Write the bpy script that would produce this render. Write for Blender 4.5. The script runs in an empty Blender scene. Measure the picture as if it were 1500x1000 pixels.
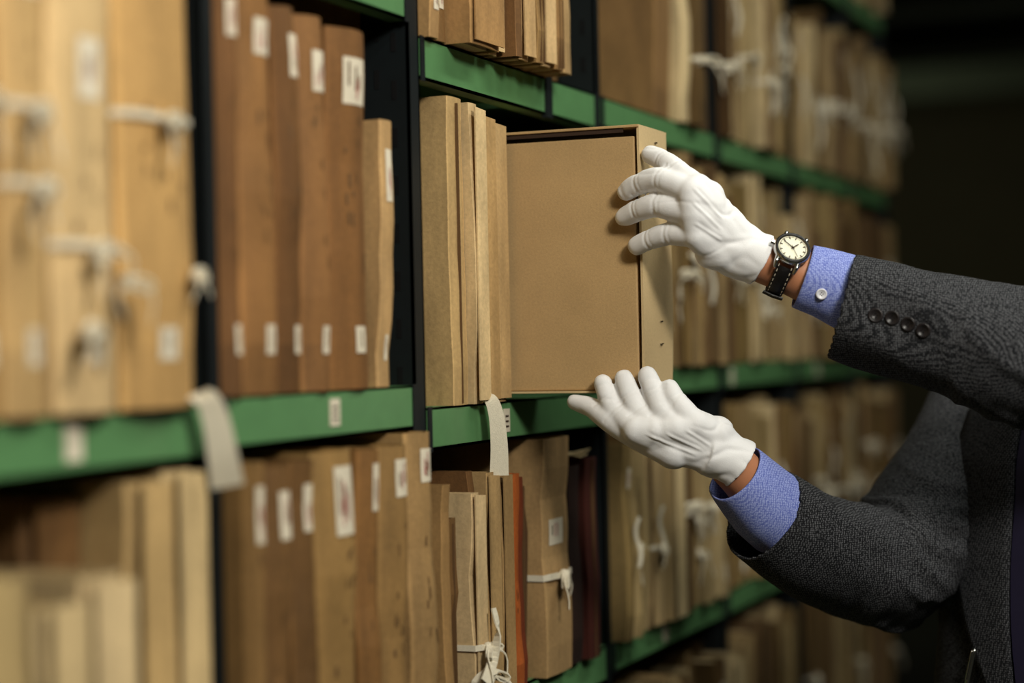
import bpy, math, random, bmesh
from mathutils import Vector, Matrix, noise
from mathutils.bvhtree import BVHTree
V=Vector
sc=bpy.context.scene
try:
    sc.view_settings.view_transform='Standard'
    sc.view_settings.gamma=.93
    sc.view_settings.exposure=.10
except Exception: pass

def lin(c):
    return tuple(((x/255)/12.92 if x/255<=.04045 else (((x/255)+.055)/1.055)**2.4) for x in c)

# ------------------------------------------------------------ materials
def newmat(name):
    m=bpy.data.materials.new(name); m.use_nodes=True
    nt=m.node_tree; b=nt.nodes['Principled BSDF']
    return m,nt,b
def noisy(name,col,rough=.7,scale=30,var=.12,bump=.1,bscale=200,metal=0,attr=False,dist=.001,sheen=0,coarse=6):
    m,nt,b=newmat(name); N=nt.nodes; L=nt.links
    tc=N.new('ShaderNodeTexCoord')
    n1=N.new('ShaderNodeTexNoise'); n1.inputs['Scale'].default_value=scale; n1.inputs['Detail'].default_value=5
    n2=N.new('ShaderNodeTexNoise'); n2.inputs['Scale'].default_value=coarse; n2.inputs['Detail'].default_value=3
    L.new(tc.outputs['Object'],n1.inputs['Vector']); L.new(tc.outputs['Object'],n2.inputs['Vector'])
    ad=N.new('ShaderNodeMath'); ad.operation='ADD'; L.new(n1.outputs['Fac'],ad.inputs[0]); L.new(n2.outputs['Fac'],ad.inputs[1])
    mr=N.new('ShaderNodeMapRange'); mr.inputs['From Min'].default_value=.6; mr.inputs['From Max'].default_value=1.4
    mr.inputs['To Min'].default_value=1-var; mr.inputs['To Max'].default_value=1+var
    L.new(ad.outputs[0],mr.inputs['Value'])
    mx=N.new('ShaderNodeVectorMath'); mx.operation='SCALE'
    if attr:
        at=N.new('ShaderNodeAttribute'); at.attribute_name='Col'; L.new(at.outputs['Color'],mx.inputs[0])
        mp=N.new('ShaderNodeMapping'); mp.inputs['Scale'].default_value=(45,45,9); L.new(tc.outputs['Object'],mp.inputs['Vector'])
        n4=N.new('ShaderNodeTexNoise'); n4.inputs['Scale'].default_value=1; n4.inputs['Detail'].default_value=6; L.new(mp.outputs[0],n4.inputs['Vector'])
        m4=N.new('ShaderNodeMapRange'); m4.inputs['From Min'].default_value=.3; m4.inputs['From Max'].default_value=.7
        m4.inputs['To Min'].default_value=.78; m4.inputs['To Max'].default_value=1.14; L.new(n4.outputs['Fac'],m4.inputs['Value'])
        mm=N.new('ShaderNodeMath'); mm.operation='MULTIPLY'; L.new(mr.outputs[0],mm.inputs[0]); L.new(m4.outputs[0],mm.inputs[1])
        L.new(mm.outputs[0],mx.inputs['Scale'])
    else:
        mx.inputs[0].default_value=lin(col)
        L.new(mr.outputs[0],mx.inputs['Scale'])
    L.new(mx.outputs['Vector'],b.inputs['Base Color'])
    b.inputs['Roughness'].default_value=rough; b.inputs['Metallic'].default_value=metal
    b.inputs['Specular IOR Level'].default_value=.35
    if sheen:
        b.inputs['Sheen Weight'].default_value=sheen
    if bump:
        n3=N.new('ShaderNodeTexNoise'); n3.inputs['Scale'].default_value=bscale; n3.inputs['Detail'].default_value=4
        L.new(tc.outputs['Object'],n3.inputs['Vector'])
        bp=N.new('ShaderNodeBump'); bp.inputs['Strength'].default_value=bump; bp.inputs['Distance'].default_value=dist
        L.new(n3.outputs['Fac'],bp.inputs['Height']); L.new(bp.outputs['Normal'],b.inputs['Normal'])
    return m
M_kraft=noisy('kraft_board_tinted',(0,0,0),.75,220,.20,.25,500,attr=True,coarse=9)
M_box=noisy('box_board',(184,154,110),.72,420,.14,.25,700,coarse=14)
M_boxl=noisy('box_board_light',(200,176,134),.72,350,.10,.2,700)
M_paper=noisy('paper_edges',(176,156,118),.85,400,.2,.3,400)
M_label=noisy('white_label',(218,208,188),.6,90,.10,.05)
M_ink=noisy('dark_ink',(60,44,34),.6,90,.1,0)
M_faint=noisy('faded_pencil',(104,78,50),.7,90,.1,0)
M_red=noisy('red_ink',(182,124,116),.6,90,.1,0)
M_tape=noisy('cotton_tape',(218,210,190),.9,300,.1,.4,900)
M_green=noisy('green_enamel',(94,138,92),.36,40,.10,.05,60)
M_post=noisy('dark_post_enamel',(22,28,30),.5,40,.15,.05,60)
M_slot=noisy('slot_shadow',(4,4,5),.9,40,.1,0)
M_steel=noisy('polished_steel',(200,200,198),.22,60,.05,.0,metal=1)
M_glove=noisy('white_cotton_glove',(238,238,240),.9,120,.02,.5,1100,sheen=.15,dist=.0006)
M_skin=noisy('skin',(190,132,98),.5,60,.06,.15,300)
M_black=noisy('black_leather',(20,18,18),.45,60,.2,.4,500)
M_dial=noisy('cream_dial',(232,228,205),.4,60,.02,0)
M_btn=noisy('dark_horn_button',(40,36,37),.35,80,.2,0)
M_wbtn=noisy('pearl_button',(222,222,228),.3,80,.04,0)
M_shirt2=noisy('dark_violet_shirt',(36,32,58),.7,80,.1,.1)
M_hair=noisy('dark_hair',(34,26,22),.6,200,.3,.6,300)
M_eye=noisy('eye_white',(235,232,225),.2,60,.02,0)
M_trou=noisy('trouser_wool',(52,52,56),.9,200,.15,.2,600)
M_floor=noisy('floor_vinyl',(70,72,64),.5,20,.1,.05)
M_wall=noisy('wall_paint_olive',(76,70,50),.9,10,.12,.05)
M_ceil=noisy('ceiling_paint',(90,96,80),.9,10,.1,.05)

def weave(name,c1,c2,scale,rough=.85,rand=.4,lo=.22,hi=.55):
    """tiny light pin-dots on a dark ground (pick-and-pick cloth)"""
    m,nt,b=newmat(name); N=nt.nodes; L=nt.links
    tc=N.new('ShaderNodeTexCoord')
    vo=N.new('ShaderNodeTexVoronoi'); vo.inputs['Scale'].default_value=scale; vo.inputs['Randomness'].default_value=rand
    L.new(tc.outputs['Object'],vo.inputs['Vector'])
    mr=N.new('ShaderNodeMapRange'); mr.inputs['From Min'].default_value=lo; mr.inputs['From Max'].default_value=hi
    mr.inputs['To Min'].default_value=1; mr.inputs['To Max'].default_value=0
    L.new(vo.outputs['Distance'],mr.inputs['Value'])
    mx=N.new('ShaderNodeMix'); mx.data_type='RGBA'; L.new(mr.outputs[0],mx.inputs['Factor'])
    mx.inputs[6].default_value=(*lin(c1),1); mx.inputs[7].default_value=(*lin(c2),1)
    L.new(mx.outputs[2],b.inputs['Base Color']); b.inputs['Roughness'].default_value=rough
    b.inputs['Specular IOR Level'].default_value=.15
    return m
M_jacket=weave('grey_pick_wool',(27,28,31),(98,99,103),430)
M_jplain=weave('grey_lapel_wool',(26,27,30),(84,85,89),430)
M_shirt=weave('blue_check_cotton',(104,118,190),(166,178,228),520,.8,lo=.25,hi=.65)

# ------------------------------------------------------------ mesh builder
class MB:
    def __init__(s): s.v=[];s.f=[];s.m=[];s.c=[]
    def add(s,v,f,mat=0,col=(1,1,1)):
        o=len(s.v); s.v+= [tuple(p) for p in v]
        for q in f:
            s.f.append(tuple(i+o for i in q)); s.m.append(mat); s.c.append(col)
    def box(s,x0,x1,y0,y1,z0,z1,mat=0,col=(1,1,1),T=None):
        v=[V((x,y,z)) for z in (z0,z1) for y in (y0,y1) for x in (x0,x1)]
        if T: v=[T(p) for p in v]
        s.add(v,[(0,2,3,1),(4,5,7,6),(0,1,5,4),(1,3,7,5),(3,2,6,7),(2,0,4,6)],mat,col)
    def build(s,name,mats,smooth=False,parent=None):
        me=bpy.data.meshes.new(name); me.from_pydata(s.v,[],s.f)
        for m in mats: me.materials.append(m)
        me.polygons.foreach_set('material_index',s.m)
        ca=me.color_attributes.new('Col','FLOAT_COLOR','CORNER')
        buf=[]
        for p,c in zip(me.polygons,s.c):
            buf+= [c[0],c[1],c[2],1]*p.loop_total
        ca.data.foreach_set('color',buf)
        me.polygons.foreach_set('use_smooth',[smooth]*len(me.polygons))
        me.update()
        ob=bpy.data.objects.new(name,me); sc.collection.objects.link(ob)
        if parent: ob.parent=parent
        return ob
def empty(name,loc=(0,0,0)):
    e=bpy.data.objects.new(name,None); sc.collection.objects.link(e); return e
def sweep(mb,pts,w,t,wd,mat,col=(1,1,1)):
    n=len(pts); vs=[]
    for i,p in enumerate(pts):
        a=pts[max(0,i-1)]; b=pts[min(n-1,i+1)]; tg=(b-a).normalized()
        wv=(wd-tg*wd.dot(tg)); wv=wv.normalized() if wv.length>1e-5 else V((0,0,1))
        nv=tg.cross(wv); ww=w[i] if isinstance(w,(list,tuple)) else w
        for sx,sy in ((-1,-1),(1,-1),(1,1),(-1,1)):
            vs.append(p+wv*(ww/2*sx)+nv*(t/2*sy))
    fs=[]
    for i in range(n-1):
        for k in range(4):
            fs.append((i*4+k,i*4+(k+1)%4,(i+1)*4+(k+1)%4,(i+1)*4+k))
    fs.append((3,2,1,0)); e=(n-1)*4; fs.append((e,e+1,e+2,e+3))
    mb.add(vs,fs,mat,col)
def smoothpath(pts,rad=None,sub=6):
    pts=[V(p) for p in pts]; out=[]; ro=[]
    n=len(pts)
    for i in range(n-1):
        p0=pts[max(0,i-1)];p1=pts[i];p2=pts[i+1];p3=pts[min(n-1,i+2)]
        for k in range(sub):
            t=k/sub
            out.append(.5*((2*p1)+(-p0+p2)*t+(2*p0-5*p1+4*p2-p3)*t*t+(-p0+3*p1-3*p2+p3)*t**3))
            if rad: ro.append(rad[i]*(1-t)+rad[i+1]*t)
    out.append(pts[-1]); 
    if rad: ro.append(rad[-1])
    return out,ro
def ellipsoid(mb,c,r,mat=0,n=16,rot=None,col=(1,1,1)):
    vs=[];fs=[]
    m=n//2
    for i in range(m+1):
        a=math.pi*i/m
        for j in range(n):
            b=2*math.pi*j/n
            p=V((r[0]*math.sin(a)*math.cos(b),r[1]*math.sin(a)*math.sin(b),r[2]*math.cos(a)))
            if rot: p=rot@p
            vs.append(V(c)+p)
    for i in range(m):
        for j in range(n):
            fs.append((i*n+j,(i+1)*n+j,(i+1)*n+(j+1)%n,i*n+(j+1)%n))
    mb.add(vs,fs,mat,col)
def tube(mb,pts,rad,n=20,mat=0,cap='round',sub=6,capend=None):
    P,Rr=smoothpath(pts,rad,sub)
    if capend is None: capend=cap
    T=[(P[min(i+1,len(P)-1)]-P[max(i-1,0)]).normalized() for i in range(len(P))]
    ref=(V((0,0,1)) if abs(T[0].z)<.9 else V((1,0,0)))
    u=(ref-T[0]*ref.dot(T[0])).normalized()
    fr=[]
    for i in range(len(P)):
        u=(u-T[i]*u.dot(T[i])).normalized()
        fr.append((u,T[i].cross(u)))
    seq=[]
    if cap=='round':
        for a in (80,60,40,20):
            a=math.radians(a); seq.append((P[0]-T[0]*Rr[0]*math.sin(a),Rr[0]*math.cos(a),fr[0]))
    seq+= [(P[i],Rr[i],fr[i]) for i in range(len(P))]
    if capend=='round':
        for a in (20,40,60,80):
            a=math.radians(a); seq.append((P[-1]+T[-1]*Rr[-1]*math.sin(a),Rr[-1]*math.cos(a),fr[-1]))
    vs=[]
    for c,r,(u,w) in seq:
        for j in range(n):
            a=2*math.pi*j/n
            vs.append(c+u*(r*math.cos(a))+w*(r*math.sin(a)))
    fs=[]
    for i in range(len(seq)-1):
        for j in range(n):
            fs.append((i*n+j,i*n+(j+1)%n,(i+1)*n+(j+1)%n,(i+1)*n+j))
    vs.append(seq[0][0]); vs.append(seq[-1][0]); a=len(vs)-2;b=len(vs)-1
    e=(len(seq)-1)*n
    for j in range(n):
        fs.append((a,(j+1)%n,j)); fs.append((b,e+j,e+(j+1)%n))
    mb.add(vs,fs,mat)
def remeshed(mb,name,mat,voxel,smooth=5,factor=.5,parent=None):
    ob=mb.build('tmp_'+name,[mat])
    r=ob.modifiers.new('r','REMESH'); r.mode='VOXEL'; r.voxel_size=voxel
    s=ob.modifiers.new('s','SMOOTH'); s.iterations=smooth; s.factor=factor
    dg=bpy.context.evaluated_depsgraph_get()
    me=bpy.data.meshes.new_from_object(ob.evaluated_get(dg))
    bpy.data.objects.remove(ob)
    me.name=name; me.materials.clear(); me.materials.append(mat)
    me.polygons.foreach_set('use_smooth',[True]*len(me.polygons))
    for p in me.polygons: p.material_index=0
    o=bpy.data.objects.new(name,me); sc.collection.objects.link(o)
    if parent: o.parent=parent
    return o

# ------------------------------------------------------------ room
def plain(name,x0,x1,y0,y1,z0,z1,mat):
    mb=MB(); mb.box(x0,x1,y0,y1,z0,z1); return mb.build(name,[mat])
RX0,RX1,RY0,RY1,RH=-3.0,11.0,-2.3,3.2,2.9
plain('floor',RX0,RX1,RY0,RY1,-.1,0,M_floor)
plain('ceiling',RX0,RX1,RY0,RY1,RH,RH+.1,M_ceil)
plain('wall_far',RX1,RX1+.1,RY0,RY1,0,RH,M_wall)
plain('wall_near',RX0-.1,RX0,RY0,RY1,0,RH,M_wall)
plain('wall_right',RX0,RX1,RY0-.1,RY0,0,RH,M_wall)
plain('wall_left',RX0,RX1,RY1,RY1+.1,0,RH,M_wall)
for i,x in enumerate((6.2,7.4,8.6,9.8)):
    mb=MB(); mb.box(x,x+.16,RY0,RY1,RH-.22,RH); mb.build('trim_%d'%(i+1),[M_ceil])

# ------------------------------------------------------------ shelving rack
rack=empty('steel_shelving_rack')
posts=[(.905,.93),(1.396,1.416),(1.806,1.832),(2.385,2.401),(2.94,2.96),(3.44,3.46),(3.94,3.96),(4.305,4.33)]
mb=MB(); ms=MB()
for a,b in posts:
    for y0,y1 in ((.001,.056),(.37,.42)):
        mb.box(a,a+.003,y0,y1,0,2.55); mb.box(a,b,y0,y0+.003,0,2.55); mb.box(a,b,y1-.003,y1,0,2.55)
        mb.box(b-.003,b,y0,y1,0,2.55)
        z=.06
        while z<2.5:
            ms.box(a-.0006,a+.0005,y0+.014,y0+.020,z,z+.02); ms.box(a-.0006,a+.0005,y0+.034,y0+.040,z+.012,z+.032)
            z+=.05
    mb.box(a-.01,b+.01,-.0,.43,0,.006)
mb.build('uprights',[M_post],parent=rack); ms.build('upright_slots',[M_slot],parent=rack)
zl={0:1.406,1:1.411,2:1.386}; zu={0:1.838,1:1.836,2:1.779}
def mid(i): return zl.get(i,1.414)
def upp(i): return zu.get(i,1.779)
mb=MB(); mk=MB()
bays=[(posts[i][1],posts[i+1][0]) for i in range(len(posts)-1)]
for i,(a,b) in enumerate(bays):
    for z in (.22,.64,1.051,mid(i),upp(i),2.17,2.54):
        t=.045 if i<3 else .040
        mb.box(a,b,-.0,.003,z-t,z)
        mb.box(a,b,-.0,.022,z-t,z-t+.003)
        mb.box(a,b,.0,.42,z-.0025,z)
        mb.box(a,b,.417,.42,z-t,z)
        mk.box(a,a+.010,-.0015,.0,z-t-.002,z+.001); mk.box(b-.010,b,-.0015,.0,z-t-.002,z+.001)
mb.build('green_shelf_decks',[M_green],parent=rack)
mk.box(2.194,2.214,-.003,.004,1.730,1.783)
mk.build('hook_plates',[M_post],parent=rack)
mb=MB(); mb.box(.905,4.33,.424,.43,0,2.55); o=mb.build('back_sheet',[M_post],parent=rack)
mb=MB()
def blabel(x0,x1,z0,z1,marks=True):
    mb.box(x0,x1,-.0012,-.0002,z0,z1,0)
    if marks:
        w=x1-x0;h=z1-z0
        for k in range(3):
            mb.box(x0+w*.25,x1-w*.25,-.0016,-.0011,z0+h*(.2+.22*k),z0+h*(.28+.22*k),1)
blabel(1.612,1.632,1.377,1.403); blabel(2.040,2.058,1.350,1.377); blabel(1.19,1.212,1.37,1.40,False)
blabel(3.0,3.02,1.38,1.405); blabel(3.6,3.62,1.38,1.405); blabel(2.62,2.64,1.02,1.04)
mb.build('shelf_edge_labels',[M_label,M_ink],parent=rack)

# ------------------------------------------------------------ files
MATS=[M_kraft,M_paper,M_label,M_ink,M_red,M_tape,M_steel,M_faint]
rnd=random.Random(7)
TAN=[(180,148,98),(172,138,88),(160,124,76),(190,158,108),(148,112,68),(176,148,104),(138,100,58)]
def jit(c,a=10,r=rnd):
    k=r.uniform(-a,a); return tuple(max(0,min(255,x+k)) for x in c)
def volume(mb,x0,w,z0,h,y0=-.008,depth=.30,lean=0,col=(176,140,90),bul=.004,label=None,small=False,ink=0,tie=None,seams=0,yl=0,r=rnd,flap=False,tape=False,bs=1.0,marks=3):
    col=(col[0]*.98,col[1]*.995,min(255,col[2]*1.04)); c=lin(col); nz=9; t=.0024
    def T(x,y,z):
        k=(z-z0)/h
        return V((x+lean*k,y+yl*k,z))
    pinch=r.uniform(.0006,.0022); ph=r.uniform(0,6)
    wob=[(r.uniform(-1,1)*.0005,r.uniform(-1,1)*.0016+.002*math.sin(k*.8+ph)) for k in range(nz)]
    ns=8; tl=r.uniform(-.006,.003)
    def front(s,off=0): return y0+bul*(2*s-1)**2-off
    sl=[0,.06,.2,.35,.5,.65,.8,.94,1]
    arc=[(x0+w*s,front(s)) for s in sl]
    inn=[(x0+t+(w-2*t)*s,front(s)+t) for s in sl]
    outer=[(x0,y0+depth)]+arc+[(x0+w,y0+depth)]
    inner=[(x0+t,y0+depth)]+inn+[(x0+w-t,y0+depth)]
    loop=outer+inner[::-1]; n=len(loop)
    vs=[]
    for k in range(nz):
        z=z0+h*k/(nz-1); dx,dy=wob[k]
        pk=pinch*(1-math.sin(math.pi*k/(nz-1)))*1.2-pinch*.2
        for i,(x,y) in enumerate(loop):
            fr=1<=i<=ns+1 or n-ns-2<=i<=n-2
            e=dy if fr else 0
            sx=(x-x0)/w*2-1
            zz=z+((tl if fr else 0) if k==nz-1 else 0)
            vs.append(T(x+dx-sx*pk,y+e,zz))
    fs=[]
    for k in range(nz-1):
        for i in range(n): fs.append((k*n+i,k*n+(i+1)%n,(k+1)*n+(i+1)%n,(k+1)*n+i))
    m=len(outer)
    for k in (0,nz-1):
        for i in range(m-1):
            fs.append((k*n+i,k*n+i+1,k*n+n-2-i,k*n+n-1-i))
    base=len(mb.c)
    mb.add(vs,fs,0,c)
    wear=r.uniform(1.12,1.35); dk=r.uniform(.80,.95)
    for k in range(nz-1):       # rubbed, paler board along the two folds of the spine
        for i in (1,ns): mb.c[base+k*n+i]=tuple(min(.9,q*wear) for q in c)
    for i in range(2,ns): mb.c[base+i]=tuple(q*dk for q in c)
    top=z0+h-r.uniform(.008,.014)
    mb.box(x0+t+.0022,x0+w-t-.0022,y0+bul+.012,y0+depth-.006,z0+.002,top,1,(1,1,1),lambda p:T(p.x,p.y,p.z))
    def dyat(z):
        k=(z-z0)/h*(nz-1); i=max(0,min(nz-2,int(k))); f=k-i
        return wob[i][1]*(1-f)+wob[i+1][1]*f
    def patch(s0,s1,za,zb,mat,off=.0007,cc=(1,1,1)):
        q=[];k=4
        for z in (za,(za+zb)/2,zb):
            for i in range(k+1):
                s=s0+(s1-s0)*i/k; q.append(T(x0+w*s,front(s,off)+dyat(z),z))
        mb.add(q,[(j*(k+1)+i,j*(k+1)+i+1,(j+1)*(k+1)+1+i,(j+1)*(k+1)+i) for j in range(2) for i in range(k)],mat,cc)
    if seams:
        for i in range(seams):
            s=(i+1)/(seams+1)+r.uniform(-.05,.05)
            mb.box(x0+w*s-.0006,x0+w*s+.0006,y0-.0030,y0+.004,z0+.002,z0+h*.985,7,(1,1,1),lambda p:T(p.x,p.y,p.z))
    if label:
        f0,f1=label; za=z0+h*f0; zb=z0+h*f1; s0=.26+r.uniform(-.05,.08); s1=.72+r.uniform(-.06,.06)
        patch(s0,s1,za,zb,2)
        for q in range(marks):
            s=s0+.08+(s1-s0-.2)*r.random(); a=za+(zb-za)*(.1+.3*r.random()); b=a+(zb-za)*(.25+.3*r.random())
            patch(s-.015,s+.015,a,b,4 if r.random()<.7 else 7,.001)
    if small:
        za=z0+h*.10; patch(.38,.62,za,za+.026,2)
        patch(.48,.51,za+.006,za+.022,7,.001)
    for q in range(ink):
        zc=z0+h*r.uniform(.3,.75); s=r.uniform(.25,.75)
        patch(s,s+r.uniform(.02,.05),zc,zc+r.uniform(.004,.014),7,.0004)
    if flap:
        q=[T(x0+w*.08,y0-.0045,z0+.004),T(x0+w*.98,y0-.007,z0+.004),T(x0+w*.98,y0-.007,z0+h*.985),T(x0+w*.08,y0-.0045,z0+h*.992)]
        q2=[p+V((0,.0018,0)) for p in q]
        mb.add(q+q2,[(0,1,2,3),(7,6,5,4),(0,4,5,1),(1,5,6,2),(2,6,7,3),(3,7,4,0)],0,tuple(v*1.12 for v in c))
    fo=.004 if flap else 0
    if tie:
        for tf in (tie if isinstance(tie,(list,tuple)) else [tie]):
            zt=z0+h*tf
            pts=[T(x0-.0015,y0+.09,zt),T(x0-.0015,y0+.04,zt),T(x0-.0015,y0+bul-fo,zt)]
            pts+=[T(x0+w*s,front(s,.0045+fo),zt+.001*math.sin(s*9)) for s in (.1,.3,.5,.7,.9)]+[T(x0+w+.0012,y0+bul+.004,zt)]
            sweep(mb,pts,.0065*bs,.0012,V((0,0,1)),5)
            bow(mb,T(x0+w*.5,y0-.007-fo,zt),r,bs)
    if tape:
        zt=z0+h*r.uniform(.35,.9); l=r.uniform(.04,.10); xx=x0+w*r.uniform(.2,.8); p2=r.uniform(0,6)
        pts=[T(xx+.003*math.sin(i*.9+p2)-.003,y0-.010-.003*math.sin(i*.7+p2)-fo,zt-l*i/9) for i in range(10)]
        sweep(mb,pts,.0060,.0014,V((.8,-.5,.1)),5)
def bow(mb,c,r,size=1.0,mat=5):
    ellipsoid(mb,c,(.006*size,.006*size,.006*size),mat,10)
    for sg in (-1,1):
        L=r.uniform(.010,.020)*size; dz=r.uniform(-.014,.002)
        e=V((sg*.75,-.55*sg*r.choice((-.4,1)),0)).normalized()
        pts=[]
        for i in range(11):
            a=2*math.pi*i/10
            pts.append(c+e*(L*(1-math.cos(a))/2*1.2)+V((0,-.003,0))+V((0,0,1))*(L*.36*math.sin(a)+dz*(1-math.cos(a))/2))
        sweep(mb,pts,.0078*size,.0018,V((.3,1,.2)),mat)
        l2=r.uniform(.022,.05)*size
        pts=[]
        ph=r.uniform(0,6)
        for i in range(8):
            t=i/7
            pts.append(c+e*(.022*size*math.sin(t*1.6))+V((.002*math.sin(t*6+ph),-.004-.003*math.sin(t*5+ph),-l2*t*t*.9-.004*t)))
        sweep(mb,pts,.0085*size,.0014,V((.8,.5,.15*sg)),mat)
def hang(mb,pts,w,wd):
    p,_=smoothpath(pts,None,6); n=len(p)
    sweep(mb,p,[w*(.55+.45*i/(n-1)) for i in range(n)],.0018,V(wd),5)
def finish(mb,name='archive_files'):
    return mb.build(name,MATS)

Zc=1.051
mb=MB()
for x0,w,h,cl,tie,lab in ((.935,.055,.36,(190,152,92),None,(.8,.92)),(.992,.05,.37,(196,160,102),.5,(.8,.92)),(1.044,.062,.36,(170,130,74),.62,None),
      (1.108,.056,.37,(198,162,106),(.60,.45),(.82,.93)),(1.168,.081,.38,(208,176,124),.33,(.62,.74)),(1.253,.108,.385,(190,150,92),.60,(.90,.99))):
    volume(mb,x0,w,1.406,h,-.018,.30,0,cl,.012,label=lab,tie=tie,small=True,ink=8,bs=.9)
hang(mb,[(1.352,.012,1.410),(1.352,-.020,1.413),(1.358,-.028,1.398),(1.366,-.030,1.365),(1.376,-.028,1.338)],.028,(.55,-.83,.2))
bow(mb,V((1.190,-.026,1.470)),random.Random(9),1.0); bow(mb,V((1.345,-.022,1.515)),random.Random(10),.8); bow(mb,V((1.235,-.026,1.505)),random.Random(14),.9)
finish(mb)
mb=MB()
for x0,w,h,y,cl in ((.94,.05,.25,-.02,(190,164,114)),(1.0,.042,.24,-.03,(196,168,120)),(1.047,.045,.25,-.03,(180,154,104)),(1.10,.046,.226,-.045,(196,170,122)),(1.152,.052,.236,-.045,(200,174,128)),
      (1.212,.058,.29,.05,(112,80,44)),(1.275,.045,.30,-.005,(184,152,100)),(1.330,.042,.305,-.005,(200,172,122))):
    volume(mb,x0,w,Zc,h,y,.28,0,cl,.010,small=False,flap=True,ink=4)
finish(mb)
def row(name,x0,x1,z,hm,hM,wm=.022,wM=.058,y=(-.026,.022),pal=TAN,tiep=.12,labp=.3,seed=1,depth=.28,smallp=.15,lean=.009,tapep=.2):
    r=random.Random(seed); mb=MB(); x=x0
    while x<x1-.02:
        w=min(r.uniform(wm,wM),x1-x)
        c=jit(pal[r.randrange(len(pal))],18,r)
        ln=r.uniform(-lean,lean)*.4
        volume(mb,x+max(0,-ln)*.5,w-.0038-abs(ln)*.5,z,r.uniform(hm,hM),r.uniform(*y),depth,ln,c,r.choice((.002,.004,.008)),
            label=(r.uniform(.72,.8),r.uniform(.86,.95)) if r.random()<labp else None,small=r.random()<smallp,
            tie=r.uniform(.3,.6) if r.random()<tiep else None,seams=r.choice((0,0,1,2)),ink=r.choice((0,4)),r=r,flap=r.random()<.4,tape=r.random()<tapep)
        x+=w
    mb.build(name,MATS)
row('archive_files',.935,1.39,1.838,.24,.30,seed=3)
DK=[(120,82,44),(146,104,58),(114,78,40),(144,102,58),(130,90,48)]
mb=MB()
for i,(x0,x1,h,lab) in enumerate(((1.420,1.456,.362,(.86,.95)),(1.460,1.522,.360,(.84,.93)),(1.526,1.567,.357,(.81,.92)),(1.571,1.624,.352,(.80,.91)),(1.629,1.710,.350,(.79,.92)))):
    volume(mb,x0,x1-x0,1.411,h,-.006,.31,0,DK[i],.015,label=lab,small=True,ink=12,marks=5)
volume(mb,1.716,.030,1.411,.268,-.004,.26,.022,(190,152,100),.003,small=True,yl=.004,label=(.7,.9))
finish(mb)
mb=MB()
for i,(x0,x1,h,cl,lab) in enumerate(((1.420,1.443,.308,(140,106,60),(.76,.92)),(1.446,1.494,.300,(122,88,48),(.78,.92)),(1.498,1.538,.303,(112,80,42),(.78,.92)),(1.542,1.624,.306,(152,118,68),(.74,.95)),
      (1.629,1.667,.304,(132,94,50),(.80,.95)),(1.672,1.735,.308,(150,116,68),(.82,.94)),(1.740,1.798,.312,(164,130,82),(.84,.95)))):
    volume(mb,x0,x1-x0,Zc,h,-.030,.30,0,cl,.014,label=lab,ink=12,marks=5)
finish(mb)
row('archive_files',1.42,1.80,1.838,.25,.32,seed=12)
mb=MB()
volume(mb,1.896,.043,1.386,.336,-.002,.30,0,(194,160,106),.002,seams=1)
volume(mb,1.941,.026,1.386,.332,-.010,.30,.001,(202,174,126),.001,flap=True,ink=3)
volume(mb,1.970,.035,1.386,.326,-.006,.30,0,(176,142,92),.002,seams=1,flap=True)
volume(mb,2.008,.036,1.386,.322,-.003,.30,0,(180,148,100),.002,seams=2,flap=True,label=(.86,.93))
hang(mb,[(1.963,.012,1.390),(1.963,-.014,1.392),(1.966,-.022,1.375),(1.969,-.024,1.34),(1.972,-.022,1.305)],.022,(.55,-.83,.12))
finish(mb,'archive_file_packs')
mb=MB()
for x0,w,h,y,cl,kw in ((1.842,.022,.255,-.010,(160,124,76),dict()),(1.866,.030,.212,-.004,(116,84,46),dict(seams=1)),(1.898,.024,.240,-.020,(198,170,124),dict(tie=.30,flap=True)),
    (1.924,.019,.262,-.006,(104,72,38),dict()),(1.947,.025,.258,-.016,(172,140,92),dict(flap=True)),(1.976,.019,.250,.008,(34,24,16),dict()),(1.999,.021,.256,-.012,(160,128,82),dict(flap=True)),
    (2.024,.029,.255,-.014,(184,98,42),dict(ink=3)),(2.057,.027,.248,-.006,(128,60,30),dict()),(2.088,.034,.236,.006,(92,64,36),dict(seams=1)),
    (2.128,.088,.285,-.014,(176,142,94),dict(flap=False,tie=.42,label=(.55,.66),bs=1.15)),(2.226,.038,.250,-.010,(44,26,18),dict()),(2.270,.044,.256,-.016,(72,30,20),dict(seams=1))):
    volume(mb,x0,w,Zc,h,y,.27,rnd.uniform(-.002,.002),cl,.002,**kw)
for k in range(3):
    sweep(mb,[V((2.275+.006*k,-.012+.05*i/5,1.3085+.003*math.sin(i*1.1+k)+.002*k)) for i in range(6)],.026,.0008,V((1,0,.1)),1)
bow(mb,V((1.905,-.034,1.095)),random.Random(4),1.5)
hang(mb,[(1.915,-.036,1.165),(1.912,-.042,1.14),(1.900,-.04,1.11),(1.880,-.04,1.09)],.014,(.4,.2,.9))
finish(mb,'archive_files')
mb=MB()
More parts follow.
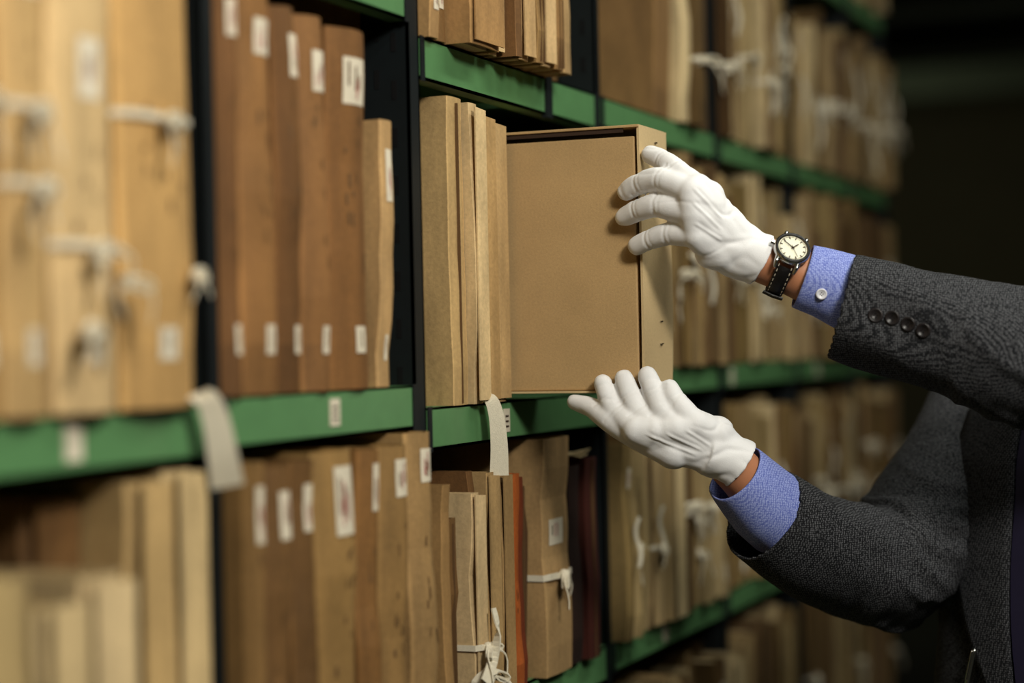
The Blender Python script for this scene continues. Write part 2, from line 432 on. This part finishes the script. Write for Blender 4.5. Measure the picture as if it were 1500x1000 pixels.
for x0,w,h,y,cl,kw in ((1.838,.027,.30,-.012,(176,138,88),dict(label=(.1,.2))),(1.868,.026,.30,-.006,(130,96,54),dict(label=(.12,.2))),(1.897,.084,.30,-.030,(164,126,78),dict(flap=True)),
    (1.985,.024,.30,-.018,(198,168,120),dict(flap=True)),(2.012,.021,.30,-.040,(124,88,50),dict()),(2.036,.03,.30,-.034,(184,150,102),dict(flap=True)),(2.070,.025,.30,-.040,(154,120,72),dict(seams=2)),
    (2.098,.029,.30,-.036,(194,162,114),dict(flap=True)),(2.130,.031,.30,-.040,(148,112,66),dict(seams=2)),(2.165,.03,.30,-.036,(184,150,100),dict())):
    volume(mb,x0,w,1.779,h,y,.30,rnd.uniform(-.003,.003),cl,.002,**kw)
finish(mb,'archive_files')
volb=MB(); volume(volb,2.625,.075,1.779,.315,-.004,.32,0,(140,106,64),.001); finish(volb,'archive_box')
FAR=[(150,126,80),(140,114,70),(108,84,48),(184,160,114),(94,70,40),(160,134,90)]
row('archive_files',2.703,2.935,1.779,.27,.31,seed=21,pal=FAR,tiep=.5)
row('archive_files',2.405,2.935,1.414,.27,.33,seed=22,pal=FAR,tiep=.4)
row('archive_files',2.415,2.935,Zc,.235,.285,seed=25,pal=FAR,tiep=.5,y=(-.02,.0))
for b in (4,5,6):
    a,c=bays[b]
    row('archive_files',a+.004,c-.004,1.779,.25,.315,wM=.045,seed=30+b,pal=FAR,tiep=.4,tapep=.35)
    row('archive_files',a+.004,c-.004,1.414,.24,.32,wM=.045,seed=40+b,pal=FAR,tiep=.35,tapep=.3)
    row('archive_files',a+.004,c-.004,Zc,.24,.31,wM=.045,seed=50+b,pal=FAR,tiep=.4,tapep=.3)
for b,(a,c) in enumerate(bays):
    row('archive_files',a+.006,c-.006,.64,.30,.345,seed=60+b,pal=FAR,tiep=.3)
    row('archive_files',a+.006,c-.006,2.17,.24,.30,seed=80+b,pal=FAR,tiep=.1)

# ------------------------------------------------------------ the pulled box
pull=empty('pulled_archive_box')
def part(name,x0,x1,y0,y1,z0,z1,mat,bev=.0006):
    mb=MB(); mb.box(x0,x1,y0,y1,z0,z1); o=mb.build(name,[mat],parent=pull)
    if bev:
        b=o.modifiers.new('b','BEVEL'); b.width=bev; b.segments=2
    return o
part('tray_body',2.0525,2.1475,-.1625,.146,1.397,1.684,M_box,.0015)
part('lid_board',2.0475,2.152,-.169,.150,1.6935,1.6965,M_box)
part('base_board',2.0475,2.152,-.169,.150,1.394,1.3965,M_boxl)
part('lid_gap_shade',2.0500,2.0520,-.150,.140,1.6885,1.6935,M_ink,0)  # near-black strip standing in for the shade in the gap under the lid
mb=MB()
nz=14;vs=[];fs=[]
for k in range(nz+1):
    z=1.394+.3025*k/nz; wp=.0045*math.sin(math.pi*(1-k/nz)*.8)**2
    for x,y in ((2.0500,-.169-.3*wp),(2.100,-.1695-wp*.6),(2.1505,-.169-wp),(2.1505,-.1662-wp),(2.100,-.1665-wp*.6),(2.0500,-.1662-.3*wp)):
        vs.append((x,y,z))
for k in range(nz):
    for i in range(6): fs.append((k*6+i,k*6+(i+1)%6,(k+1)*6+(i+1)%6,(k+1)*6+i))
fs.append((5,4,3,2,1,0)); e=nz*6; fs.append(tuple(e+i for i in range(6)))
mb.add(vs,fs); mb.build('spine_board',[M_boxl],parent=pull)
mb=MB()
for z,dy in ((1.680,0),(1.674,0),(1.474,.0024),(1.448,.0027)):
    mb.box(2.103,2.111,-.1712-dy,-.1692-dy,z,z+.0012)
mb.build('staples',[M_steel],parent=pull)

# ------------------------------------------------------------ man
man=empty('man')
def S(pts): return [V(p)/1000 for p in pts]
def glove(name,fingers,palms,blobs,cuff,joints,axis,darts,bk):
    mb=MB()
    for pts,rad in fingers: tube(mb,S(pts),[r/1000 for r in rad],18)
    for pts,rad in palms: tube(mb,S(pts),[r/1000 for r in rad],18)
    for c,r in blobs: ellipsoid(mb,V(c)/1000,tuple(q/1000 for q in r),0,18)
    pts,rad=cuff
    tube(mb,S(pts),[r/1000 for r in rad],28,cap='flat')
    o=remeshed(mb,name,M_glove,.0014,22,.5,man)
    me=o.data; nor=[v.normal.copy() for v in me.vertices]
    ax=V(axis).normalized(); cc=S(pts); c0=cc[1]; bk=V(bk).normalized()
    js=[(V(a)/1000,(V(b)/1000-V(c)/1000).normalized()) for a,b,c in joints]
    dl=[]
    for a,b in darts:
        a=V(a)/1000; b=a.lerp(V(b)/1000,.75); a=a-bk*a.dot(bk); b=b-bk*b.dot(bk); dl.append((a,b))
    for v,nn in zip(me.vertices,nor):
        p=v.co; d=0
        for j,t in js:
            q=p-j; r2=q.length
            if r2<.02:
                s=q.dot(t)+.0015*noise.noise(p*80); d+= -.0007*math.exp(-(s/.0018)**2)-.0004*math.exp(-((s-.006)/.0016)**2)
        if nn.dot(bk)>.25:
            pp=p-bk*p.dot(bk)
            for a,b in dl:
                ab=b-a; t=(pp-a).dot(ab)/ab.length_squared
                if -.05<t<1.05:
                    ds=(pp-a-ab*t).length; e=min(1,(t+.05)*6,(1.05-t)*6)
                    d+=e*(.0010*math.exp(-(ds/.0011)**2)-.0005*math.exp(-((ds-.003)/.0015)**2))
        s=(p-c0).dot(ax); g=math.exp(-((s+.010)/.030)**2)
        q=p-c0-ax*s
        k=noise.noise(V((s*22,q.y*34,q.z*34+q.x*26)))
        d+= -.0018*g*math.exp(-(k/.12)**2)
        k=noise.noise(V((p.x*22,p.y*16,p.z*30))+V((5,2,1))); d+= -.0007*math.exp(-(k/.10)**2)+.0004*noise.noise(p*60)
        v.co=p+nn*d
    s=o.modifiers.new('s','SMOOTH'); s.iterations=3; s.factor=.5
    return o
LI=[(2056,-180,1662),(2047,-198,1654),(2034,-217,1641),(2021,-245,1619)]
LM=[(2041,-156,1621),(2033,-175,1628),(2022,-203,1630),(2012,-242,1613)]
LR=[(2041,-153,1592),(2033,-172,1598),(2022,-200,1601),(2013,-243,1590)]
LP=[(2041,-167,1559),(2034,-185,1565),(2026,-210,1570),(2019,-244,1567)]
W=[(2050,-275,1573),(2049,-274,1562),(2050,-274,1553),(2052,-272,1543)]
def jn(F,ks=(1,2)): return [(F[k],F[k+1],F[k-1]) for k in ks]
def mdp(a,b): return tuple((x+y)/2 for x,y in zip(a,b))
glove('white_glove_left',
  [(LI,[11,12,13,15]),(LM,[11.3,12.8,14,15.5]),(LR,[11.3,12.8,14,15.5]),(LP,[11,12,13,15]),
   ([(2146,-158,1616),(2146,-185,1611),(2120,-228,1590),(2080,-262,1570)],[11,12,14,19])],
  [([LI[3],W[0],(2060,-288,1556)],[16.5,21,23]),([LM[3],W[1],(2060,-290,1550)],[17.5,22.5,25]),([LR[3],W[2],(2060,-290,1544)],[17.5,22.5,25]),([LP[3],W[3],(2060,-290,1538)],[16.5,22,24]),
   ([LI[3],LM[3],LR[3],LP[3]],[15,17,17,15]),([(2030,-255,1610),(2028,-256,1598),(2029,-257,1582),(2032,-257,1568)],[18,20,20,18])],
  [((2046,-264,1586),(20,22,20)),((2042,-260,1549),(20,27,23))],
  ([(2048,-264,1560),(2056,-281,1551),(2063,-296,1543),(2067,-303,1539)],[27,27.5,28.5,31.5]),
  jn(LI)+jn(LM)+jn(LR)+jn(LP),(.3,-.86,-.4),
  [(mdp(LI[3],LM[3]),W[0]),(mdp(LM[3],LR[3]),W[1]),(mdp(LR[3],LP[3]),W[2])],(-.96,-.25,0))
# lower hand: cradling the bottom edge, finger pads on the side, palm below the base board
RI=[(2041,-123,1405),(2036,-131,1388),(2032,-143,1371),(2019,-170,1353)]
RM=[(2041,-148,1410),(2036,-157,1391),(2031,-170,1371),(2021,-193,1352)]
RR=[(2041,-176,1413),(2035,-186,1394),(2028,-198,1374),(2024,-215,1354)]
RP=[(2038,-203,1399),(2032,-211,1386),(2029,-223,1372),(2032,-235,1358)]
glove('white_glove_right',
  [(RI,[10.8,12.2,13.3,15]),(RM,[11.2,12.8,14,15.5]),(RR,[11.2,12.8,14,15.5]),(RP,[11,12.5,13.8,15]),
   ([(2052,-84,1384),(2044,-109,1377),(2032,-144,1359),(2035,-206,1330)],[9.6,12,16,22])],
  [([RI[3],(2040,-212,1337),(2056,-250,1325)],[17,24,26]),([RM[3],(2042,-222,1340),(2058,-252,1325)],[18,24,26]),([RR[3],(2044,-232,1343),(2058,-252,1327)],[18,24,26]),([RP[3],(2050,-246,1345),(2060,-256,1329)],[17.5,23.5,26]),
   ([RI[3],RM[3],RR[3],RP[3]],[16,17,17,16]),([(2030,-183,1348),(2036,-203,1346),(2038,-221,1348),(2044,-240,1349)],[20,23,23,21])],
  [((2052,-252,1347),(23,21,21))],
  ([(2048,-240,1329),(2058,-256,1322),(2066,-268,1315),(2069,-273,1311)],[27,28.5,29.5,31.5]),
  jn(RI)+jn(RM)+jn(RR)+jn(RP,(1,)),(.45,-.7,-.35),
  [(mdp(RI[3],RM[3]),(2052,-246,1322)),(mdp(RM[3],RR[3]),(2054,-248,1328)),(mdp(RR[3],RP[3]),(2056,-252,1334))],(-.94,-.25,-.2))
mb=MB(); tube(mb,S([(2060,-286,1548),(2075,-328,1529),(2088,-370,1509),(2100,-420,1488)]),[.0255,.0265,.029,.033],28); mb.build('forearm_left',[M_skin],True,man)
mb=MB(); tube(mb,S([(2062,-260,1318),(2078,-275,1297),(2102,-292,1268),(2150,-320,1230)]),[.0260,.027,.029,.032],28); mb.build('forearm_right',[M_skin],True,man)
def cufftube(name,pts,rad,mat,th=.0018,n=40,ell=(1,1)):
    P,Rr=smoothpath(S(pts),[r/1000 for r in rad],5)
    vs=[];fs=[]
    outer=[(P[i],Rr[i]) for i in range(len(P))]
    seq=outer[::-1]+[(p,r-th) for p,r in outer]
    ax=(P[-1]-P[0]).normalized(); u=(V((0,0,1))-ax*ax.z).normalized(); w=ax.cross(u)
    for c,r in seq:
        for j in range(n):
            a=2*math.pi*j/n; k=1+.025*math.sin(3*a+1)+.012*math.sin(5*a)
            vs.append(c+u*(r*k*ell[0]*math.cos(a))+w*(r*k*ell[1]*math.sin(a)))
    for i in range(len(seq)-1):
        for j in range(n): fs.append((i*n+j,i*n+(j+1)%n,(i+1)*n+(j+1)%n,(i+1)*n+j))
    mb=MB(); mb.add(vs,fs)
    return mb.build(name,[mat],True,man)
cufftube('shirt_cuff_left',[(2079,-346,1519),(2088,-368,1511),(2097,-392,1500),(2105,-420,1490)],[36,38.5,42,44],M_shirt)
cufftube('shirt_cuff_right',[(2074,-266,1301),(2085,-276,1286),(2104,-291,1264),(2124,-306,1246)],[37,40.5,45,47],M_shirt)
# jacket
RS=S([(2104,-283,1258),(2155,-318,1222),(2213,-355,1195),(2281,-401,1178),(2360,-437,1244),(2464,-481,1335)])
LS=S([(2087,-379,1489),(2099,-435,1472),(2108,-507,1452),(2123,-570,1427),(2196,-670,1395),(2305,-778,1368)])
Sv=V((-.4525,-.891,0)).normalized(); Nv=V((-.891,.4525,0)).normalized(); Ct=V((2.384,-.640,0))
mb=MB()
tube(mb,RS,[.056,.062,.067,.075,.077,.080],36,cap='flat',capend='round')
tube(mb,LS,[.0585,.063,.066,.073,.075,.08],36,cap='flat',capend='round')
secs=[(.80,.205,.15,.03),(.90,.20,.145,.04),(1.0,.19,.140,.045),(1.1,.183,.135,.04),(1.2,.183,.132,.025),(1.3,.19,.125,.01),(1.36,.185,.11,0),(1.40,.15,.09,-.005),(1.43,.10,.075,-.01),(1.455,.066,.062,-.01)]
vs=[];n=48
sp=[]
for i in range(len(secs)-1):
    for k in range(4):
        t=k/4; sp.append(tuple(secs[i][q]*(1-t)+secs[i+1][q]*t for q in range(4)))
sp.append(secs[-1])
for z,a,b,o in sp:
    for j in range(n):
        an=2*math.pi*j/n; ca,sa=math.cos(an),math.sin(an)
        e=2/2.5
        x=math.copysign(abs(ca)**e,ca)*b; y=math.copysign(abs(sa)**e,sa)*a
        vs.append(Ct+Nv*(x+o)+Sv*y+V((0,0,z)))
fs=[]
for i in range(len(sp)-1):
    for j in range(n): fs.append((i*n+j,i*n+(j+1)%n,(i+1)*n+(j+1)%n,(i+1)*n+j))
tbvh=BVHTree.FromPolygons([v.copy() for v in vs],list(fs))
fs.append(tuple(range(n))[::-1]); fs.append(tuple((len(sp)-1)*n+j for j in range(n)))
mb.add(vs,fs)
jac=remeshed(mb,'suit_jacket',M_jacket,.0042,14,.5,man)
def seg_t(p,path):
    best=(1e9,0,None,None)
    acc=0
    for i in range(len(path)-1):
        a,b=path[i],path[i+1]; ab=b-a; t=max(0,min(1,(p-a).dot(ab)/ab.length_squared)); q=a+ab*t
        d=(p-q).length
        if d<best[0]: best=(d,acc+ab.length*t,q,ab.normalized())
        acc+=ab.length
    return best
RSd,_=smoothpath(RS,None,5); LSd,_=smoothpath(LS,None,5)
me=jac.data
nor=[v.normal.copy() for v in me.vertices]
newco=[]
for v,nn in zip(me.vertices,nor):
    p=v.co
    far=.005*noise.noise(V((p.x*7,p.y*7,p.z*3)))
    bR=seg_t(p,RSd) if (p-V((2.28,-.4,1.24))).length<.36 else (9,0,None,None); bL=seg_t(p,LSd) if (p-V((2.15,-.56,1.43))).length<.4 else (9,0,None,None)
    isR=bR[0]<bL[0]
    (d,t,q,tg),el=(bR,.235) if isR else (bL,.24)
    if q is not None and d<.11:
        rd=(p-q).normalized()
        g=math.exp(-((t-el)/.07)**2)
        w=V((t/.055+rd.z*1.1+(3 if isR else 0),rd.x*.7+rd.y*.6,rd.z*.8+t*3))
        k=noise.noise(w); f=math.exp(-(k/.14)**2)
        k2=noise.noise(V((t/.13+rd.z*.5,rd.x*1.3+(2 if isR else 0),rd.z*1.6+4)))
        amp=.0010+.0072*g
        fade=1-max(0,min(1,(d-.085)/.025))
        edge=min(1,t/.04)
        off=(amp*(f-.4)+.0075*k2)*fade*edge+far*(1-fade)
    else: off=far
    newco.append(p+nn*off)
for v,c in zip(me.vertices,newco): v.co=c
bvh=BVHTree.FromPolygons([v.co.copy() for v in me.vertices],[tuple(p.vertices) for p in me.polygons])
bm=bmesh.new(); bm.from_mesh(me)
dele=[]
for path,r in ((RS,.056),(LS,.0585)):
    ax=(path[1]-path[0]).normalized()
    dele+=[v for v in bm.verts if (v.co-path[0]).length<r*1.3 and (v.co-path[0]).dot(ax)<.006 ]
bmesh.ops.delete(bm,geom=list(set(dele)),context='VERTS'); bm.to_mesh(me); bm.free()
s=jac.modifiers.new('sm','SMOOTH'); s.iterations=5; s.factor=.5
so=jac.modifiers.new('cloth','SOLIDIFY'); so.thickness=.003; so.offset=-1

def drape(phi,z,off):
    d=Nv*math.cos(phi)+Sv*math.sin(phi)
    c=Ct+Nv*.02+V((0,0,z))
    o=c+d*.35
    h,nn,_,_=tbvh.ray_cast(o,-d)
    if h is None: h=c+d*.13
    return h+d*(off+.002)
def patchgrid(name,inner,outer,off,th,mat,nu=8):
    P1,_=smoothpath([(a,b,0) for a,b in inner],None,8); P2,_=smoothpath([(a,b,0) for a,b in outer],None,8)
    vs=[];fs=[]
    k=len(P1)
    for i in range(k):
        for j in range(nu+1):
            s=j/nu; ph=P1[i].x*(1-s)+P2[i].x*s; z=P1[i].y*(1-s)+P2[i].y*s
            vs.append(drape(math.radians(ph),z,off*(.7+.3*s) if mat is M_jplain else off))
    for i in range(k-1):
        for j in range(nu): fs.append((i*(nu+1)+j,i*(nu+1)+j+1,(i+1)*(nu+1)+j+1,(i+1)*(nu+1)+j))
    mb=MB(); mb.add(vs,fs); o=mb.build(name,[mat],True,man)
    if th:
        s=o.modifiers.new('s','SOLIDIFY'); s.thickness=th; s.offset=0
    return o
for sg,nm in ((-1,'right'),(1,'left')):
    patchgrid('lapel_'+nm,[(sg*34,1.43),(sg*22,1.36),(sg*14,1.27),(sg*9,1.15),(sg*1,1.0)],[(sg*62,1.42),(sg*58,1.36),(sg*52,1.28),(sg*36,1.15),(sg*3,.99)],.009,.003,M_jplain)
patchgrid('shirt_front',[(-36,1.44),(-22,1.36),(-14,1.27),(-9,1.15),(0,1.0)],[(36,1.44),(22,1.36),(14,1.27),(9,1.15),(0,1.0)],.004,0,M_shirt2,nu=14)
patchgrid('jacket_front_edge',[(-2,1.02),(-3,.97),(-8,.9),(-16,.82)],[(1.5,1.02),(.5,.97),(-4,.9),(-12,.82)],.005,.002,M_jplain)
def disc(name,c,nn,r,th,mat,holes=True,mat2=None):
    nn=nn.normalized(); u=nn.orthogonal().normalized(); w=nn.cross(u)
    mb=MB(); n=28; prof=[(0,th*.55),(.62,th*.55),(.72,th),(.9,th),(1,th*.6),(1,0)]
    vs=[];fs=[]
    for f,h in prof:
        for j in range(n):
            a=2*math.pi*j/n; vs.append(c+nn*h+u*(r*f*math.cos(a))+w*(r*f*math.sin(a)))
    for i in range(len(prof)-1):
        for j in range(n): fs.append((i*n+j,i*n+(j+1)%n,(i+1)*n+(j+1)%n,(i+1)*n+j))
    mb.add(vs,fs,0)
    if holes:
        for a in range(4):
            an=math.pi/4+a*math.pi/2
            q=c+u*(r*.25*math.cos(an))+w*(r*.25*math.sin(an))+nn*th*.56
            ellipsoid(mb,q,(r*.1,r*.1,r*.1),1,8)
    return mb.build(name,[mat,mat2 or M_slot],True,man)
for i,p in enumerate(((2035,-436,1474),(2042,-452,1471),(2038,-470,1464),(2044,-484,1457))):
    o=V(p)/1000; d=V((.955,.29,0)).normalized()
    h,nn,_,_=bvh.ray_cast(o-d*.12,d)
    if h: disc('sleeve_button_%d'%(i+1),h-nn*.0006,nn,.0082,.0034,M_btn)
disc('cuff_button',V((2.0515,-.3735,1.499)),V((-.93,-.3,-.1)),.0062,.002,M_wbtn,True,M_ink)

# watch
wt=empty('wristwatch')
ax=V((.283,-.875,-.390)).normalized()
cam_d=V((-.965,-.255,-.02)); c1=(cam_d-ax*cam_d.dot(ax)).normalized(); b1=ax.cross(c1)
if b1.z<0: b1=-b1
al=math.radians(38); nw=(c1*math.cos(al)+b1*math.sin(al)).normalized(); sw=(b1*math.cos(al)-c1*math.sin(al)).normalized()
wc=V((2.0735,-.3265,1.5305))
def ring(name,prof,c,nn,u,w,mats,seg=48):
    vs=[];fs=[];mb=MB()
    for r,h in prof:
        for j in range(seg):
            a=2*math.pi*j/seg; vs.append(c+nn*h+u*(r*math.cos(a))+w*(r*math.sin(a)))
    for i in range(len(prof)-1):
        for j in range(seg): fs.append((i*seg+j,i*seg+(j+1)%seg,(i+1)*seg+(j+1)%seg,(i+1)*seg+j))
    mb.add(vs,fs); return mb.build(name,mats,True,wt)
fc=wc+nw*.0285
m=.001
ring('case',[(0,0),(17*m,0),(19.5*m,1.5*m),(20.5*m,4*m),(20.5*m,7*m),(20*m,8.5*m),(18.6*m,9.8*m),(16.4*m,9.6*m),(15.8*m,7.8*m)],fc,nw,ax,sw,[M_steel])
ring('bezel_insert',[(19.4*m,9.4*m),(18.6*m,10.0*m),(17.2*m,10.0*m),(16.6*m,9.6*m)],fc,nw,ax,sw,[M_black])
ring('dial',[(0.01*m,7.9*m),(15.9*m,7.9*m)],fc,nw,ax,sw,[M_dial])
mb=MB()
def bar(mb,a,r0,r1,wd,h,mat=0):
    d=ax*math.cos(a)+sw*math.sin(a); e=nw.cross(d)
    q=[]
    for hh in (h,h+.0004):
        for r,s in ((r0,-1),(r0,1),(r1,1),(r1,-1)): q.append(fc+nw*hh+d*r+e*(wd*s/2))
    mb.add(q,[(3,2,1,0),(4,5,6,7),(0,1,5,4),(1,2,6,5),(2,3,7,6),(3,0,4,7)],mat)
for i in range(60):
    bar(mb,2*math.pi*i/60,.0140 if i%5 else .0118,.0150,.0004 if i%5 else .0011,.0081)
bar(mb,1.0,-.002,.0085,.0011,.0086); bar(mb,2.75,-.002,.0125,.0009,.0090); bar(mb,-.9,-.003,.013,.0004,.0094)
ellipsoid(mb,fc+nw*.009,(.0011,.0011,.0011),0,10)
mb.build('markers_and_hands',[M_ink],parent=wt)
mb=MB(); tube(mb,[fc+nw*.005-ax*.020,fc+nw*.005-ax*.0245],[.0027,.0030],16,cap='flat'); mb.build('crown',[M_steel],True,wt)
mb=MB()
for s1 in (-1,1):
    for s2 in (-1,1):
        tube(mb,[fc+nw*.004+sw*(s1*.014)+ax*(s2*.0118),fc+nw*.003+sw*(s1*.021)+ax*(s2*.0115),fc-nw*.002+sw*(s1*.0245)+ax*(s2*.011)],[.003,.0026,.0018],10)
mb.build('lugs',[M_steel],True,wt)
mb=MB();seg=56;vs=[];fs=[]
a0,a1=math.radians(38),math.radians(322)
st=MB()
for i in range(seg+1):
    a=a0+(a1-a0)*i/seg
    d=nw*math.cos(a)+sw*math.sin(a); r=.0315+.001*math.cos(a)
    for rr,hw in ((r,-.0095),(r+.0022,-.0088),(r+.0026,0),(r+.0022,.0088),(r,.0095)):
        vs.append(wc+d*rr+ax*hw)
    if i%2==0:
        for s in (-1,1):
            t2=(-nw*math.sin(a)+sw*math.cos(a)); q=wc+d*(r+.0025)+ax*(s*.0072)
            tube(st,[q-t2*.0012,q+t2*.0012],[.0004,.0004],6)
for i in range(seg):
    for j in range(5): fs.append((i*5+j,i*5+(j+1)%5,(i+1)*5+(j+1)%5,(i+1)*5+j))
mb.add(vs,fs); mb.build('strap',[M_black],True,wt); st.build('strap_stitches',[M_label],parent=wt)
mb=MB()
for a,hw in ((math.radians(238),.0115),(math.radians(250),.0115)):
    d=nw*math.cos(a)+sw*math.sin(a); t2=(-nw*math.sin(a)+sw*math.cos(a))
    sweep(mb,[wc+d*.0345-ax*hw,wc+d*.0355,wc+d*.0345+ax*hw],.005,.0015,t2,0)
mb.build('strap_keepers',[M_black],parent=wt)

hc=V((2.400,-.668,1.590)); fwd=(Nv+V((0,0,-.12))).normalized(); sd=Sv; upv=sd.cross(fwd)*-1
if upv.z<0: upv=-upv
Rm=Matrix((fwd,sd,upv)).transposed()
mb=MB()
ellipsoid(mb,hc+upv*.02-fwd*.01,(.092,.074,.098),0,28,Rm)
ellipsoid(mb,hc-upv*.045+fwd*.025,(.062,.055,.062),0,24,Rm)
tube(mb,[Ct+Nv*-.01+V((0,0,1.42)),hc-upv*.06-fwd*.01],[.056,.054],24)
tube(mb,[hc+fwd*.082+upv*.022,hc+fwd*.102-upv*.012,hc+fwd*.092-upv*.022],[.007,.011,.012],12)
for s in (-1,1):
    ellipsoid(mb,hc+sd*(s*.076)-upv*.002-fwd*.008,(.017,.007,.030),0,14,Rm)
    tube(mb,[hc+fwd*.078+sd*(s*.012)+upv*.036,hc+fwd*.074+sd*(s*.045)+upv*.034],[.007,.007],10)
for dz,rr in ((-.046,.007),(-.056,.008)):
    tube(mb,[hc+fwd*.079+sd*-.022+upv*dz,hc+fwd*.087+upv*dz,hc+fwd*.079+sd*.022+upv*dz],[rr*.6,rr,rr*.6],10)
remeshed(mb,'head',M_skin,.003,4,.5,man)
mb=MB()
for s in (-1,1):
    ellipsoid(mb,hc+fwd*.074+sd*(s*.031)+upv*.014,(.012,.014,.010),0,16,Rm)
    ellipsoid(mb,hc+fwd*.084+sd*(s*.031)+upv*.014,(.004,.006,.006),1,12,Rm)
mb.build('eyes',[M_eye,M_ink],True,man)
mb=MB(); ellipsoid(mb,hc+upv*.040-fwd*.022,(.096,.081,.092),0,28,Rm)
ellipsoid(mb,hc-fwd*.055-upv*.0,(.045,.070,.075),0,24,Rm)
remeshed(mb,'hair',M_hair,.004,3,.5,man)
mb=MB()
for s in (-1,1):
    hp=Ct+Nv*.03+Sv*(s*.09)
    tube(mb,[hp+V((0,0,.92)),hp+Nv*.015+V((0,0,.50)),hp-Nv*.01+V((0,0,.07))],[.105,.075,.055],28)
tube(mb,[Ct+Nv*.03-Sv*.08+V((0,0,.93)),Ct+Nv*.03+Sv*.08+V((0,0,.93))],[.12,.12],28)
remeshed(mb,'trousers',M_trou,.006,4,.5,man)
mb=MB()
for s in (-1,1):
    b=Ct+Sv*(s*.09)
    tube(mb,[b-Nv*.05+V((0,0,.042)),b+Nv*.05+V((0,0,.042)),b+Nv*.17+V((0,0,.034))],[.040,.041,.032],20)
sh=remeshed(mb,'shoes',M_black,.004,3,.5,man)
q=drape(math.radians(-22),1.085,.010); q2=drape(math.radians(-26),1.02,.010)
mb=MB(); tube(mb,[q,q2],[.0035,.0035],14); tube(mb,[q+Nv*.005,q*.5+q2*.5+Nv*.005],[.0012,.0012],8); mb.build('pen',[M_steel],True,man)

# ------------------------------------------------------------ lamps
def fixture(x,y,z,L=1.2,w=.16):
    e=empty('ceiling_lamp')
    mb=MB(); mb.box(x-L/2-.03,x+L/2+.03,y-w/2-.02,y+w/2+.02,z+.015,z+.07); mb.box(x-.3,x-.28,y-.01,y+.01,z+.07,RH); mb.box(x+.28,x+.3,y-.01,y+.01,z+.07,RH); mb.build('housing',[M_ceil],parent=e)
    return e
def area(name,loc,tgt,sx,sy,en,col):
    l=bpy.data.lights.new(name,'AREA'); l.shape='RECTANGLE'; l.size=sx; l.size_y=sy; l.energy=en; l.color=col
    o=bpy.data.objects.new(name,l); sc.collection.objects.link(o); o.location=loc
    o.rotation_euler=(V(tgt)-V(loc)).to_track_quat('-Z','Y').to_euler(); return o
fixture(.6,-1.1,2.72); fixture(2.6,-.9,2.72); fixture(4.6,-.9,2.72)
area('lamp_key',(.6,-1.55,2.5),(1.95,-.1,1.48),.42,.32,35,(1,.955,.85))
area('lamp_tube_near',(.6,-1.1,2.72),(.6,-1.1,0),1.2,.14,8,(.99,1,.90))
area('lamp_tube_mid',(2.4,-.9,2.72),(2.4,-.7,0),1.2,.14,13,(.99,1,.90))
area('lamp_tube_far',(4.6,-.9,2.72),(4.4,-.6,0),1.2,.14,2.2,(.98,1,.84))
area('fill_far_wall',(8.9,1.2,2.3),(11,1.4,1.5),1.0,.3,3.2,(.95,1,.75))  # added fill with no fixture, aimed to lift the dark far wall
w=bpy.data.worlds.new('world'); sc.world=w; w.use_nodes=True
w.node_tree.nodes['Background'].inputs[0].default_value=(.01,.011,.01,1); w.node_tree.nodes['Background'].inputs[1].default_value=1

# ------------------------------------------------------------ camera
th=math.atan(1150/2800); F=V((math.cos(th),math.sin(th),.00214)).normalized()
R=V((math.sin(th),-math.cos(th),0)); U=R.cross(F); rho=.021
Rc=R*math.cos(rho)-U*math.sin(rho); Uc=U*math.cos(rho)+R*math.sin(rho)
cam=bpy.data.cameras.new('camera'); co=bpy.data.objects.new('camera',cam); sc.collection.objects.link(co)
mt=Matrix((Rc,Uc,-F)).transposed().to_4x4(); mt.translation=V((0,-.851,1.45)); co.matrix_world=mt
cam.sensor_width=36; cam.sensor_fit='HORIZONTAL'; cam.lens=67.2; cam.clip_start=.05
cam.dof.use_dof=True; cam.dof.focus_distance=2.14; cam.dof.aperture_fstop=1.5
sc.camera=co
